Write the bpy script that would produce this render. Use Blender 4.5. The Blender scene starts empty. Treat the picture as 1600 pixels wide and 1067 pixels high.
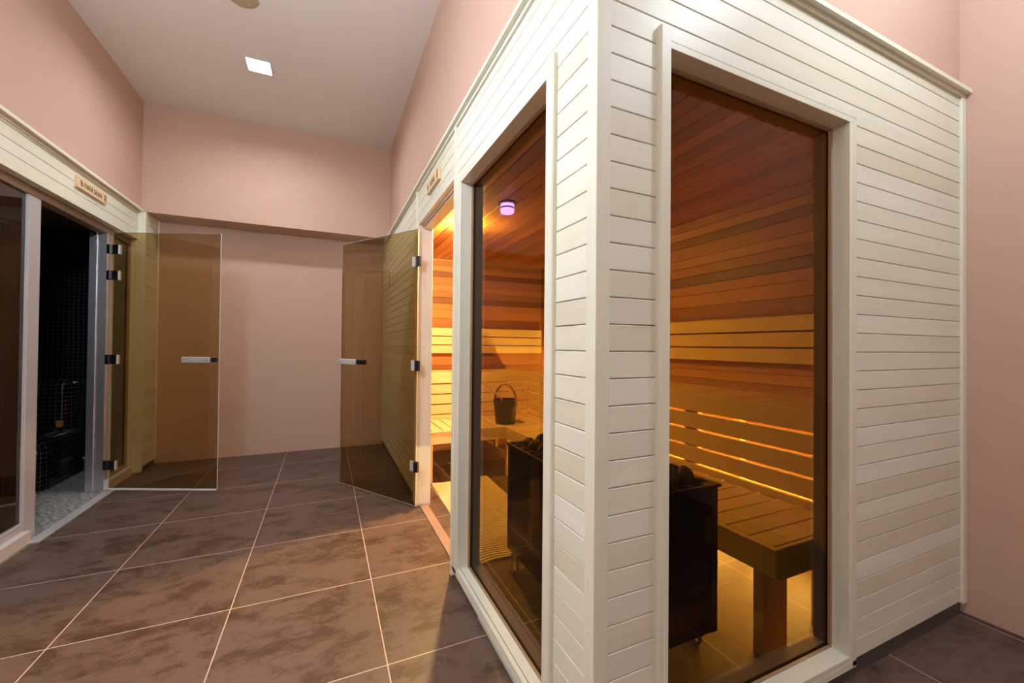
import bpy, bmesh, math, random
from mathutils import Vector, Matrix
random.seed(7)
S = bpy.context.scene
COL = S.collection

# ------------------------------------------------------------------ camera
CAM_H = 1.17
yaw, pitch, roll, fpx = .4261, .0101, .0092, 639.93
cy_, sy_, cp_, sp_ = math.cos(yaw), math.sin(yaw), math.cos(pitch), math.sin(pitch)
fw = Vector((sy_*cp_, cy_*cp_, sp_)); rt = Vector((cy_, -sy_, 0)); up = rt.cross(fw)
r2 = math.cos(roll)*rt + math.sin(roll)*up
u2 = -math.sin(roll)*rt + math.cos(roll)*up
cd = bpy.data.cameras.new('camera'); cam = bpy.data.objects.new('camera', cd); COL.objects.link(cam)
m = Matrix((r2, u2, -fw)).transposed().to_4x4(); m.translation = (0, 0, CAM_H)
cam.matrix_world = m
cd.sensor_fit = 'HORIZONTAL'; cd.sensor_width = 36; cd.lens = fpx/1600*36; cd.clip_start = .02
S.camera = cam

# ------------------------------------------------------------------ world and exposure
w = bpy.data.worlds.new('world'); S.world = w; w.use_nodes = True
bg = w.node_tree.nodes['Background']; bg.inputs[0].default_value = (.05, .045, .04, 1); bg.inputs[1].default_value = .3
S.view_settings.view_transform = 'Standard'; S.view_settings.look = 'None'
S.view_settings.exposure = 0.2; S.view_settings.gamma = 1; S.view_settings.use_curve_mapping = False

# light strengths
CEIL_LAMP = 330.0      # emission of the square ceiling lamps
FILL_GLOBE = 88.0         # added fill globes out of view, not known fittings of the room
SAUNA_LAMP = 6600.0
LED_STRIP = 850.0
VIOLET = 26.0

# ------------------------------------------------------------------ materials
def newmat(name):
    mt = bpy.data.materials.new(name); mt.use_nodes = True
    nt = mt.node_tree; nt.nodes.clear()
    out = nt.nodes.new('ShaderNodeOutputMaterial')
    return mt, nt, out
def N(nt, t, **kw):
    n = nt.nodes.new(t)
    for k, v in kw.items(): setattr(n, k, v)
    return n
def L(nt, a, b): nt.links.new(a, b)
def math_(nt, op, a, b=None, c=None):
    n = N(nt, 'ShaderNodeMath', operation=op)
    for i, v in enumerate((a, b, c)):
        if v is None: continue
        if isinstance(v, (int, float)): n.inputs[i].default_value = v
        else: L(nt, v, n.inputs[i])
    return n.outputs[0]
def mixc(nt, fac, a, b, mode='MIX'):
    n = N(nt, 'ShaderNodeMix', data_type='RGBA', blend_type=mode)
    if isinstance(fac, (int, float)): n.inputs[0].default_value = fac
    else: L(nt, fac, n.inputs[0])
    for i, v in ((6, a), (7, b)):
        if isinstance(v, tuple): n.inputs[i].default_value = (*v, 1) if len(v) == 3 else v
        else: L(nt, v, n.inputs[i])
    return n.outputs[2]
def simple(name, col, rough=.5, metal=0, spec=.5, bump=None, noise=None):
    mt, nt, out = newmat(name)
    b = N(nt, 'ShaderNodeBsdfPrincipled'); L(nt, b.outputs[0], out.inputs[0])
    b.inputs['Base Color'].default_value = (*col, 1); b.inputs['Roughness'].default_value = rough
    b.inputs['Metallic'].default_value = metal; b.inputs['Specular IOR Level'].default_value = spec
    tc = N(nt, 'ShaderNodeNewGeometry')
    nz = N(nt, 'ShaderNodeTexNoise'); nz.inputs['Scale'].default_value = noise[0] if noise else 12
    nz.inputs['Detail'].default_value = 5
    L(nt, tc.outputs['Position'], nz.inputs['Vector'])
    amt = noise[1] if noise else .08
    f = math_(nt, 'MULTIPLY_ADD', nz.outputs[0], 2*amt, 1-amt)
    mul = N(nt, 'ShaderNodeVectorMath', operation='SCALE'); mul.inputs[0].default_value = col
    L(nt, f, mul.inputs['Scale']); L(nt, mul.outputs[0], b.inputs['Base Color'])
    if bump:
        n2 = N(nt, 'ShaderNodeTexNoise'); n2.inputs['Scale'].default_value = bump[0]; n2.inputs['Detail'].default_value = 6
        L(nt, tc.outputs['Position'], n2.inputs['Vector'])
        bp = N(nt, 'ShaderNodeBump'); bp.inputs['Strength'].default_value = bump[1]; bp.inputs['Distance'].default_value = .01
        L(nt, n2.outputs[0], bp.inputs['Height']); L(nt, bp.outputs[0], b.inputs['Normal'])
    return mt
def wood(name, axis, cols, rough=.5, grain=.12, dark=None, spec=.35):
    """plank wood: colour per plank, grain stretched along the plank's axis"""
    mt, nt, out = newmat(name)
    b = N(nt, 'ShaderNodeBsdfPrincipled'); L(nt, b.outputs[0], out.inputs[0])
    b.inputs['Roughness'].default_value = rough; b.inputs['Specular IOR Level'].default_value = spec
    g = N(nt, 'ShaderNodeNewGeometry')
    off = N(nt, 'ShaderNodeVectorMath', operation='SCALE'); off.inputs[0].default_value = (13, 17, 23)
    L(nt, g.outputs['Random Per Island'], off.inputs['Scale'])
    ad = N(nt, 'ShaderNodeVectorMath', operation='ADD'); L(nt, g.outputs['Position'], ad.inputs[0]); L(nt, off.outputs[0], ad.inputs[1])
    mp = N(nt, 'ShaderNodeMapping'); sc = [38.0]*3; sc['xyz'.index(axis)] = 1.7
    mp.inputs['Scale'].default_value = sc; L(nt, ad.outputs[0], mp.inputs['Vector'])
    nz = N(nt, 'ShaderNodeTexNoise'); nz.inputs['Scale'].default_value = 1; nz.inputs['Detail'].default_value = 6; nz.inputs['Distortion'].default_value = .8
    L(nt, mp.outputs[0], nz.inputs['Vector'])
    mp2 = N(nt, 'ShaderNodeMapping'); sc = [150.0]*3; sc['xyz'.index(axis)] = 3
    mp2.inputs['Scale'].default_value = sc; L(nt, ad.outputs[0], mp2.inputs['Vector'])
    nz2 = N(nt, 'ShaderNodeTexNoise'); nz2.inputs['Scale'].default_value = 1; nz2.inputs['Detail'].default_value = 2
    L(nt, mp2.outputs[0], nz2.inputs['Vector'])
    rmp = N(nt, 'ShaderNodeValToRGB'); rmp.color_ramp.interpolation = 'LINEAR'
    els = rmp.color_ramp.elements
    n = len(cols)
    els[0].position = 0; els[0].color = (*cols[0], 1); els[1].position = 1; els[1].color = (*cols[-1], 1)
    for i in range(1, n-1):
        e = els.new(i/(n-1)); e.color = (*cols[i], 1)
    # the per-plank random, stirred so neighbours differ
    rr = math_(nt, 'FRACT', math_(nt, 'MULTIPLY', g.outputs['Random Per Island'], 7.31))
    L(nt, rr, rmp.inputs[0])
    f = math_(nt, 'MULTIPLY_ADD', nz.outputs[0], 2*grain, 1-grain)
    f2 = math_(nt, 'MULTIPLY_ADD', nz2.outputs[0], grain*.9, 1-grain*.45)
    ff = math_(nt, 'MULTIPLY', f, f2)
    sc_ = N(nt, 'ShaderNodeVectorMath', operation='SCALE'); L(nt, rmp.outputs[0], sc_.inputs[0]); L(nt, ff, sc_.inputs['Scale'])
    L(nt, sc_.outputs[0], b.inputs['Base Color'])
    bp = N(nt, 'ShaderNodeBump'); bp.inputs['Strength'].default_value = .15; bp.inputs['Distance'].default_value = .001
    L(nt, nz2.outputs[0], bp.inputs['Height']); L(nt, bp.outputs[0], b.inputs['Normal'])
    return mt
def emit(name, col, strength):
    mt, nt, out = newmat(name); e = N(nt, 'ShaderNodeEmission'); e.inputs[0].default_value = (*col, 1); e.inputs[1].default_value = strength
    L(nt, e.outputs[0], out.inputs[0]); return mt
def tinted(name, col, refl=1.0):
    mt, nt, out = newmat(name)
    t = N(nt, 'ShaderNodeBsdfTransparent'); t.inputs[0].default_value = (*col, 1)
    g = N(nt, 'ShaderNodeBsdfGlossy'); g.inputs['Roughness'].default_value = .0; g.inputs[0].default_value = (1, 1, 1, 1)
    fr = N(nt, 'ShaderNodeFresnel'); fr.inputs[0].default_value = 1.45
    ge = N(nt, 'ShaderNodeNewGeometry')
    # only the outward side mirrors
    f = math_(nt, 'MULTIPLY', math_(nt, 'MULTIPLY', fr.outputs[0], refl), math_(nt, 'SUBTRACT', 1.0, ge.outputs['Backfacing']))
    mx = N(nt, 'ShaderNodeMixShader'); L(nt, f, mx.inputs[0]); L(nt, t.outputs[0], mx.inputs[1]); L(nt, g.outputs[0], mx.inputs[2])
    L(nt, mx.outputs[0], out.inputs[0]); return mt

ASP = [(.74, .72, .58), (.80, .79, .66), (.77, .75, .61), (.82, .81, .70), (.74, .71, .56), (.78, .77, .66), (.69, .65, .50)]
CED = [(.44, .17, .05), (.15, .052, .018), (.48, .20, .06), (.38, .145, .042), (.13, .046, .016), (.50, .22, .07), (.25, .09, .028), (.44, .18, .055)]
ABA = [(.74, .52, .30), (.78, .57, .34), (.70, .48, .27), (.76, .55, .32)]
W = {}
for ax in 'xyz':
    W['aspen_'+ax] = wood('pale_aspen_'+ax, ax, ASP, .42, .075)
    W['cedar_'+ax] = wood('red_cedar_'+ax, ax, CED, .5, .16)
    W['brown_'+ax] = wood('brown_wood_'+ax, ax, [(.30, .17, .085), (.34, .20, .10)], .5, .1)
    W['lightcedar_'+ax] = wood('light_cedar_'+ax, ax, [(.58, .27, .08), (.50, .21, .06), (.62, .30, .10), (.28, .10, .03), (.56, .25, .075)], .5, .14)
    W['bench_'+ax] = wood('bench_wood_'+ax, ax, ABA, .5, .07)
M_wall = simple('pink_plaster', (.585, .385, .30), .75, bump=(70, .08), noise=(3, .03), spec=.25)
M_ceil = simple('ceiling_paint', (.82, .76, .71), .8, noise=(2, .02), spec=.2)
M_gap = simple('groove_wood', (.80, .58, .30), .8)
M_plinth = simple('grey_plinth', (.085, .075, .075), .35, noise=(20, .15))
M_alu = simple('brushed_aluminium', (.74, .73, .78), .35, 1.0)
M_greyframe = simple('grey_lacquered_frame', (.50, .46, .45), .4)
M_whitestrip = simple('white_strip', (.66, .60, .56), .4)
M_chrome = simple('chrome', (.75, .73, .72), .16, 1.0)
M_darkmetal = simple('dark_metal', (.05, .045, .05), .3, .8)
M_satin = simple('satin_steel', (.70, .68, .65), .35, .35)
M_black = simple('black_glossy_steel', (.012, .010, .010), .12, 0, .8)
M_rim = simple('dark_bronze_steel', (.11, .075, .06), .35, .7)
M_stone = simple('sauna_stone', (.17, .115, .075), .85, bump=(60, .9), noise=(30, .45))
M_bucket = simple('dark_brown_stave', (.075, .045, .035), .4)
M_bead = simple('tan_bead', (.36, .24, .13), .5)
M_hoop = simple('bent_brown_wood', (.34, .17, .06), .5)
M_edge = simple('glass_edge', (.62, .60, .50), .25)
M_rubber = simple('clear_seal', (.80, .78, .80), .3)
M_screw = simple('screw', (.10, .08, .06), .4, .6)
M_letter = simple('dark_print', (.10, .06, .03), .6)
M_cream = simple('cream_plastic', (.50, .40, .25), .6)
M_mat = simple('cream_mat', (.78, .62, .36), .6)
M_amber = simple('amber_plastic', (.45, .18, .03), .4)
M_grey = simple('grey_plastic', (.14, .13, .13), .35)
M_bronze = tinted('bronze_glass', (.49, .435, .22), .42)
M_bronze_door = tinted('bronze_door_glass', (.735, .64, .465), 1.0)
M_darkglass = tinted('dark_bronze_glass', (.42, .33, .22), 1.3)
M_lampface = emit('ceiling_lamp_face', (.96, 1.0, 1.02), CEIL_LAMP)
FILL_GLOBE_COL = (.88, 1.04, 1.16)
M_saunalamp = emit('sauna_lamp_glow', (1, .65, .24), SAUNA_LAMP)
M_led = emit('warm_led', (1, .74, .40), LED_STRIP)
M_violet = emit('violet_led', (.16, .10, 1), VIOLET)

def mosaic(name, tile, grout, base, line):
    mt, nt, out = newmat(name)
    b = N(nt, 'ShaderNodeBsdfPrincipled'); L(nt, b.outputs[0], out.inputs[0])
    g = N(nt, 'ShaderNodeNewGeometry'); sp = N(nt, 'ShaderNodeSeparateXYZ'); L(nt, g.outputs['Position'], sp.inputs[0])
    sn = N(nt, 'ShaderNodeSeparateXYZ'); L(nt, g.outputs['True Normal'], sn.inputs[0])
    tot = None
    for i in range(3):
        fr = math_(nt, 'FRACT', math_(nt, 'DIVIDE', math_(nt, 'ADD', sp.outputs[i], 50.0), tile))
        ln = math_(nt, 'LESS_THAN', fr, line)
        ok = math_(nt, 'LESS_THAN', math_(nt, 'ABSOLUTE', sn.outputs[i]), .75)
        v = math_(nt, 'MULTIPLY', ln, ok)
        tot = v if tot is None else math_(nt, 'MAXIMUM', tot, v)
    L(nt, mixc(nt, tot, base, grout), b.inputs['Base Color'])
    L(nt, math_(nt, 'MULTIPLY_ADD', tot, .6, .12), b.inputs['Roughness'])
    return mt
M_mosaic = mosaic('black_mosaic', .034, (.07, .07, .075), (.004, .004, .005), .06)
M_bmosaic = mosaic('black_bench_mosaic', .036, (.17, .17, .18), (.003, .003, .004), .06)

def floor_mat():
    mt, nt, out = newmat('brown_floor_tile')
    b = N(nt, 'ShaderNodeBsdfPrincipled'); L(nt, b.outputs[0], out.inputs[0])
    g = N(nt, 'ShaderNodeNewGeometry'); sp = N(nt, 'ShaderNodeSeparateXYZ'); L(nt, g.outputs['Position'], sp.inputs[0])
    def axis(o, o0, s):
        t = math_(nt, 'DIVIDE', math_(nt, 'SUBTRACT', o, o0), s)
        cell = math_(nt, 'FLOOR', t)
        fr = math_(nt, 'ABSOLUTE', math_(nt, 'SUBTRACT', math_(nt, 'FRACT', math_(nt, 'ADD', t, .5)), .5))
        return cell, math_(nt, 'LESS_THAN', fr, .0021/s)
    cx, lx = axis(sp.outputs[0], -.9547, .5870); cy, ly = axis(sp.outputs[1], 2.1565, .600)
    line = math_(nt, 'MAXIMUM', lx, ly)
    cv = N(nt, 'ShaderNodeCombineXYZ'); L(nt, cx, cv.inputs[0]); L(nt, cy, cv.inputs[1])
    wn = N(nt, 'ShaderNodeTexWhiteNoise', noise_dimensions='3D'); L(nt, cv.outputs[0], wn.inputs[0])
    sc = N(nt, 'ShaderNodeVectorMath', operation='SCALE'); L(nt, wn.outputs['Color'], sc.inputs[0]); sc.inputs['Scale'].default_value = 20
    ad = N(nt, 'ShaderNodeVectorMath', operation='ADD'); L(nt, g.outputs['Position'], ad.inputs[0]); L(nt, sc.outputs[0], ad.inputs[1])
    mp = N(nt, 'ShaderNodeMapping'); mp.inputs['Scale'].default_value = (3.4, 5.8, 3); L(nt, ad.outputs[0], mp.inputs[0])
    n1 = N(nt, 'ShaderNodeTexNoise'); n1.inputs['Scale'].default_value = 1.25; n1.inputs['Detail'].default_value = 12; n1.inputs['Roughness'].default_value = .80
    n1.inputs['Distortion'].default_value = .15
    L(nt, mp.outputs[0], n1.inputs[0])
    r1 = N(nt, 'ShaderNodeValToRGB'); r1.color_ramp.elements[0].position = .42; r1.color_ramp.elements[1].position = .515
    L(nt, n1.outputs[0], r1.inputs[0])
    n2 = N(nt, 'ShaderNodeTexNoise'); n2.inputs['Scale'].default_value = 90; n2.inputs['Detail'].default_value = 4
    L(nt, ad.outputs[0], n2.inputs[0])
    c = mixc(nt, r1.outputs[0], (.072, .040, .022), (.150, .096, .070))
    c2 = mixc(nt, math_(nt, 'MULTIPLY', n2.outputs[0], .35), c, (.06, .035, .022))
    c3 = mixc(nt, line, c2, (.56, .44, .37))
    L(nt, c3, b.inputs['Base Color'])
    b.inputs['Specular IOR Level'].default_value = .4
    L(nt, math_(nt, 'MULTIPLY_ADD', n1.outputs[0], .25, .32), b.inputs['Roughness'])
    bp = N(nt, 'ShaderNodeBump'); bp.inputs['Strength'].default_value = .08; bp.inputs['Distance'].default_value = .003
    L(nt, n1.outputs[0], bp.inputs['Height']); L(nt, bp.outputs[0], b.inputs['Normal'])
    return mt
M_floor = floor_mat()
def pebble_mat():
    mt, nt, out = newmat('grey_pebble_floor')
    b = N(nt, 'ShaderNodeBsdfPrincipled'); L(nt, b.outputs[0], out.inputs[0]); b.inputs['Roughness'].default_value = .45
    g = N(nt, 'ShaderNodeNewGeometry')
    mp = N(nt, 'ShaderNodeMapping'); mp.inputs['Scale'].default_value = (1, 2.2, 1); mp.inputs['Rotation'].default_value = (0, 0, .5)
    L(nt, g.outputs['Position'], mp.inputs[0])
    v = N(nt, 'ShaderNodeTexNoise'); v.inputs['Scale'].default_value = 38; v.inputs['Detail'].default_value = 5; L(nt, mp.outputs[0], v.inputs[0])
    r = N(nt, 'ShaderNodeValToRGB'); r.color_ramp.elements[0].position = .38; r.color_ramp.elements[1].position = .62
    r.color_ramp.elements[0].color = (.07, .07, .065, 1); r.color_ramp.elements[1].color = (.55, .55, .52, 1)
    L(nt, v.outputs[0], r.inputs[0]); L(nt, r.outputs[0], b.inputs['Base Color'])
    return mt
M_pebble = pebble_mat()

# ------------------------------------------------------------------ mesh helpers
class MB:
    def __init__(s): s.v = []; s.f = []
    def add(s, vs, fs):
        o = len(s.v); s.v += [tuple(v) for v in vs]; s.f += [tuple(i+o for i in f) for f in fs]
    def box(s, x0, x1, y0, y1, z0, z1, c=0.0):
        """box with chamfered edges (c)"""
        x0, x1 = sorted((x0, x1)); y0, y1 = sorted((y0, y1)); z0, z1 = sorted((z0, z1))
        if c <= 0:
            vs = [(x, y, z) for x in (x0, x1) for y in (y0, y1) for z in (z0, z1)]
            s.add(vs, [(0, 1, 3, 2), (4, 6, 7, 5), (0, 4, 5, 1), (2, 3, 7, 6), (0, 2, 6, 4), (1, 5, 7, 3)]); return
        c = min(c, (x1-x0)*.45, (y1-y0)*.45, (z1-z0)*.45)
        bm = bmesh.new(); bmesh.ops.create_cube(bm, size=1)
        for v in bm.verts:
            v.co = Vector(((x0+x1)/2+v.co.x*(x1-x0), (y0+y1)/2+v.co.y*(y1-y0), (z0+z1)/2+v.co.z*(z1-z0)))
        bmesh.ops.bevel(bm, geom=bm.edges[:], offset=c, segments=1, affect='EDGES')
        s.from_bm(bm)
    def from_bm(s, bm, mat=None):
        bm.verts.index_update()
        vs = [(mat @ v.co if mat else v.co.copy()) for v in bm.verts]; fs = [tuple(v.index for v in f.verts) for f in bm.faces]
        s.add(vs, fs); bm.free()
    def prism(s, poly, axis, a, b):
        """poly: list of 2-D points in the plane perpendicular to axis, extruded a..b"""
        n = len(poly); vs = []
        for t in (a, b):
            for (p, q) in poly:
                vs.append({'x': (t, p, q), 'y': (p, t, q), 'z': (p, q, t)}[axis])
        fs = [tuple(range(n))[::-1], tuple(range(n, 2*n))]
        for i in range(n):
            j = (i+1) % n; fs.append((i, j, n+j, n+i))
        s.add(vs, fs)
    def tube(s, pts, r, seg=10, closed=False):
        pts = [Vector(p) for p in pts]; rings = []; n = len(pts)
        rs = r if isinstance(r, (list, tuple)) else [r]*n
        prev = None
        for i, p in enumerate(pts):
            if closed: d = pts[(i+1) % n]-pts[i-1]
            else: d = pts[min(i+1, n-1)]-pts[max(i-1, 0)]
            d.normalize()
            if prev is None:
                a = Vector((0, 0, 1)) if abs(d.z) < .9 else Vector((1, 0, 0)); u = d.cross(a).normalized()
            else: u = (prev-d*prev.dot(d)).normalized()
            prev = u; v = d.cross(u)
            rings.append([p+rs[i]*(math.cos(2*math.pi*k/seg)*u+math.sin(2*math.pi*k/seg)*v) for k in range(seg)])
        vs = [q for rg in rings for q in rg]; fs = []
        for i in range(n if closed else n-1):
            for k in range(seg):
                a = i*seg+k; b_ = i*seg+(k+1) % seg; j = (i+1) % n
                fs.append((a, b_, j*seg+(k+1) % seg, j*seg+k))
        if not closed: fs += [tuple(range(seg))[::-1], tuple(range((n-1)*seg, n*seg))]
        s.add(vs, fs)
    def lathe(s, prof, cx, cy, seg=32, a0=0, cap=True):
        vs = []; n = len(prof)
        for (r, z) in prof:
            for k in range(seg):
                a = a0+2*math.pi*k/seg; vs.append((cx+r*math.cos(a), cy+r*math.sin(a), z))
        fs = []
        for i in range(n-1):
            for k in range(seg):
                fs.append((i*seg+k, i*seg+(k+1) % seg, (i+1)*seg+(k+1) % seg, (i+1)*seg+k))
        if cap: fs += [tuple(range(seg))[::-1], tuple(range((n-1)*seg, n*seg))]
        s.add(vs, fs)
    def build(s, name, mat, parent=None, smooth=False, origin=None):
        vs = s.v
        if origin is None:
            xs, ys, zs = zip(*vs); origin = ((min(xs)+max(xs))/2, (min(ys)+max(ys))/2, min(zs))
        o0 = Vector(origin)
        me = bpy.data.meshes.new(name); me.from_pydata([Vector(v)-o0 for v in vs], [], s.f)
        bm = bmesh.new(); bm.from_mesh(me); bmesh.ops.recalc_face_normals(bm, faces=bm.faces[:]); bm.to_mesh(me); bm.free()
        me.materials.append(mat)
        if smooth:
            for p in me.polygons: p.use_smooth = True
            me.set_sharp_from_angle(angle=math.radians(38))
        o = bpy.data.objects.new(name, me); COL.objects.link(o)
        place(o, o0, parent); return o
WORLD = {}
def place(o, pos, parent=None):
    pos = Vector(pos); WORLD[o.name] = pos
    if parent is not None:
        o.parent = parent; o.location = pos-WORLD[parent.name]
    else: o.location = pos
def tag(o, label=None, cat=None, group=None, kind=None):
    if label: o['label'] = label
    if cat: o['category'] = cat
    if group: o['group'] = group
    if kind: o['kind'] = kind
    return o
def thing(name, pos, label, cat, group=None):
    o = bpy.data.objects.new(name, None); COL.objects.link(o); o.empty_display_size = .1
    place(o, pos); return tag(o, label, cat, group)
def box(name, mat, b, parent=None, c=0.0):
    q = MB(); q.box(*b, c=c); return q.build(name, mat, parent)
def struct(name, mat, b):
    return tag(box(name, mat, b), kind='structure')

def planks(q, axis, front, side, u0, u1, edges, holes, th=.013, gap=.0022, ch=.0016):
    """horizontal planks; axis = run direction; front = coordinate of the visible face; side = -1/+1 outward direction; edges = z of grooves; holes = (u0,u1,z0,z1)"""
    back = front-side*th
    for z0, z1 in zip(edges[:-1], edges[1:]):
        # split rows at hole tops and bottoms
        cuts = [z0, z1]
        for h in holes:
            if h[0] < u1 and h[1] > u0:
                for zz in h[2:4]:
                    if z0+1e-4 < zz < z1-1e-4: cuts.append(zz)
        cuts.sort()
        for a, b in zip(cuts[:-1], cuts[1:]):
            if b-a < .004: continue
            segs = [(u0, u1)]
            for h in holes:
                if h[2] < b-1e-5 and h[3] > a+1e-5:
                    ns = []
                    for (p, r) in segs:
                        if h[1] <= p or h[0] >= r: ns.append((p, r)); continue
                        if h[0] > p: ns.append((p, h[0]))
                        if h[1] < r: ns.append((h[1], r))
                    segs = ns
            la = a+(gap/2 if a == z0 else 0); lb = b-(gap/2 if b == z1 else 0)
            ca = ch if a == z0 else 0; cb = ch if b == z1 else 0
            poly = [(back, la), (front-side*ch, la), (front, la+ca) if ca else (front, la), (front, lb-cb) if cb else (front, lb), (front-side*ch, lb), (back, lb)]
            for (p, r) in segs:
                if r-p > .004: q.prism(poly, 'x' if axis == 'x' else 'y', p, r)
def core(q, axis, a0, a1, u0, u1, z0, z1, holes):
    """solid wall core a0..a1 with rectangular holes (sorted, not overlapping)"""
    def bx(p, r, s_, t):
        if r-p < 1e-4 or t-s_ < 1e-4: return
        if axis == 'y': q.box(a0, a1, p, r, s_, t)
        else: q.box(p, r, a0, a1, s_, t)
    cur = u0
    for h in sorted(holes):
        bx(cur, h[0], z0, z1); bx(h[0], h[1], z0, h[2]); bx(h[0], h[1], h[3], z1); cur = h[1]
    bx(cur, u1, z0, z1)

# ------------------------------------------------------------------ the room
XR, XL = .60, -1.54        # cabin fronts, right and left
YF = .827                  # front of the right cabin facing the camera's side
XW = 2.58                  # right wall
YB, YBEAM = 5.04, 4.72
ZC = 3.345
YN = -2.6                  # wall behind the camera
struct('floor', M_floor, (-1.56, 2.75, YN-.1, YB+.1, -.08, 0))
LX, LY, LS = -.505, 3.73, .079
q = MB(); q.box(-1.75, LX-LS, YN-.1, YB+.1, ZC, ZC+.1); q.box(LX+LS, 2.75, YN-.1, YB+.1, ZC, ZC+.1)
q.box(LX-LS, LX+LS, YN-.1, LY-LS, ZC, ZC+.1); q.box(LX-LS, LX+LS, LY+LS, YB+.1, ZC, ZC+.1); q.box(LX-LS, LX+LS, LY-LS, LY+LS, ZC+.06, ZC+.1)
tag(q.build('ceiling', M_ceil), kind='structure')
struct('wall_back', M_wall, (-1.54, .62, YB, YB+.1, 0, 2.5))
struct('ceiling_beam', M_wall, (-1.62, .72, YBEAM, YB+.1, 2.345, ZC))
struct('wall_right', M_wall, (XW, XW+.15, YN, YB, 0, ZC))
q = MB(); q.box(-1.70, -1.525, YN, YB, 2.33, ZC); q.box(-1.70, -1.54, YN, 1.95, 0, 2.33)
tag(q.build('wall_left', M_wall), kind='structure')
struct('wall_corridor_right', M_wall, (.63, .75, .84, YBEAM+.01, 2.30, ZC))
struct('wall_above_cabin', M_wall, (.63, XW, .84, .95, 2.30, ZC))
struct('wall_behind_camera', M_wall, (-1.70, XW, YN-.12, YN, 0, ZC))
struct('baseboard_right', M_floor, (XW-.008, XW, YN, .85, 0, .012))

# ------------------------------------------------------------------ right sauna cabin
cab = thing('sauna_cabin', (1.6, 2.9, 0), 'large pale wood sauna cabin with glass windows and open glass door, filling the right side', 'sauna')
GZ = [.068+.0681*k for k in range(0, 33)] + [2.312]
TOPZ = 2.312
WA = (1.07, 1.940, .075, 1.975)     # window in the corridor side (y0,y1,z0,z1)
DA = (2.040, 3.015, 0.0, 2.072)     # door opening in the cladding
WB = (.829, 1.682, .090, 1.975)     # window in the end wall (x0,x1,z0,z1)
q = MB()
planks(q, 'y', XR, -1, .865, 2.022, GZ, [(1.02, 2.022, -1, 2.022)])
planks(q, 'y', XR, -1, 2.040, 3.010, GZ, [DA])
planks(q, 'y', XR, -1, 3.030, 5.03, GZ, [])
o = q.build('corridor_cladding', W['aspen_y'], cab)
q = MB(); planks(q, 'x', YF, -1, .640, 2.545, GZ, [(.79, 1.725, -1, 2.017)])
q.build('end_cladding', W['aspen_x'], cab)
q = MB(); core(q, 'y', .6135, .69, .84, 5.03, .0, 2.31, [(WA[0]-.02, WA[1]+.02, WA[2]-.02, WA[3]+.02), (2.04, 3.015, 0, 2.075)])
q.build('corridor_wall_core', M_gap, cab); q = MB(); core(q, 'x', .8405, .925, .69, 2.58, .0, 2.31, [(WB[0]-.02, WB[1]+.02, WB[2]-.02, WB[3]+.02)])
q.build('end_wall_core', M_gap, cab)
q = MB(); q.box(.5985, .69, 4.72, 5.03, 2.312, 2.345); q.build('top_filler', W['aspen_y'], cab)
# posts and battens
q = MB(); q.box(.597, .640, .824, .866, .03, TOPZ, .0015); q.build('corner_post', W['aspen_z'], cab)
q = MB(); q.box(2.545, 2.58, .818, .84, .06, TOPZ, .0015); q.build('end_batten', W['aspen_z'], cab)
for nm, y0, y1, x0 in (('joint_batten', 2.020, 2.042, .589), ('joint_batten', 3.008, 3.032, .589)):
    q = MB(); q.box(x0, .6135, y0, y1, 0.004 if y0 < 2.5 else .03, TOPZ, .0015); bt = q.build(nm, W['aspen_z'], cab)
# screws as small domes on the batten's face
q = MB()
for k in range(13):
    z = .08+k*.165; s_ = .0024
    q.lathe([(.0022, -.0003), (.0022, .0003)], 0, 0, 8)
    n_ = 16
    q.v[-n_:] = [(.5887+v[2], 2.031+v[0], z+v[1]) for v in q.v[-n_:]]
tag(q.build('screw', M_screw, cab), kind='stuff')
# plinth
q = MB(); q.box(.612, .6135, .84, 2.035, 0, .0765); q.box(.612, .6135, 3.02, 5.03, 0, .0765); q.box(.612, 2.58, .8405-.0015, .8405, 0, .0765)
q.build('plinth', M_plinth, cab)
# cap moulding
q = MB()
q.prism([(.572, 2.302), (.66, 2.302), (.66, 2.322), (.575, 2.322), (.572, 2.319)], 'y', .799, 4.72)
q.prism([(.799, 2.302), (.86, 2.302), (.86, 2.322), (.802, 2.322), (.799, 2.319)], 'x', .66, 2.58)
q.box(.590, .62, .817, 4.72, 2.286, 2.302); q.box(.62, 2.58, .817, .84, 2.286, 2.302)
q.build('cap_moulding', W['aspen_y'], cab)

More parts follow.
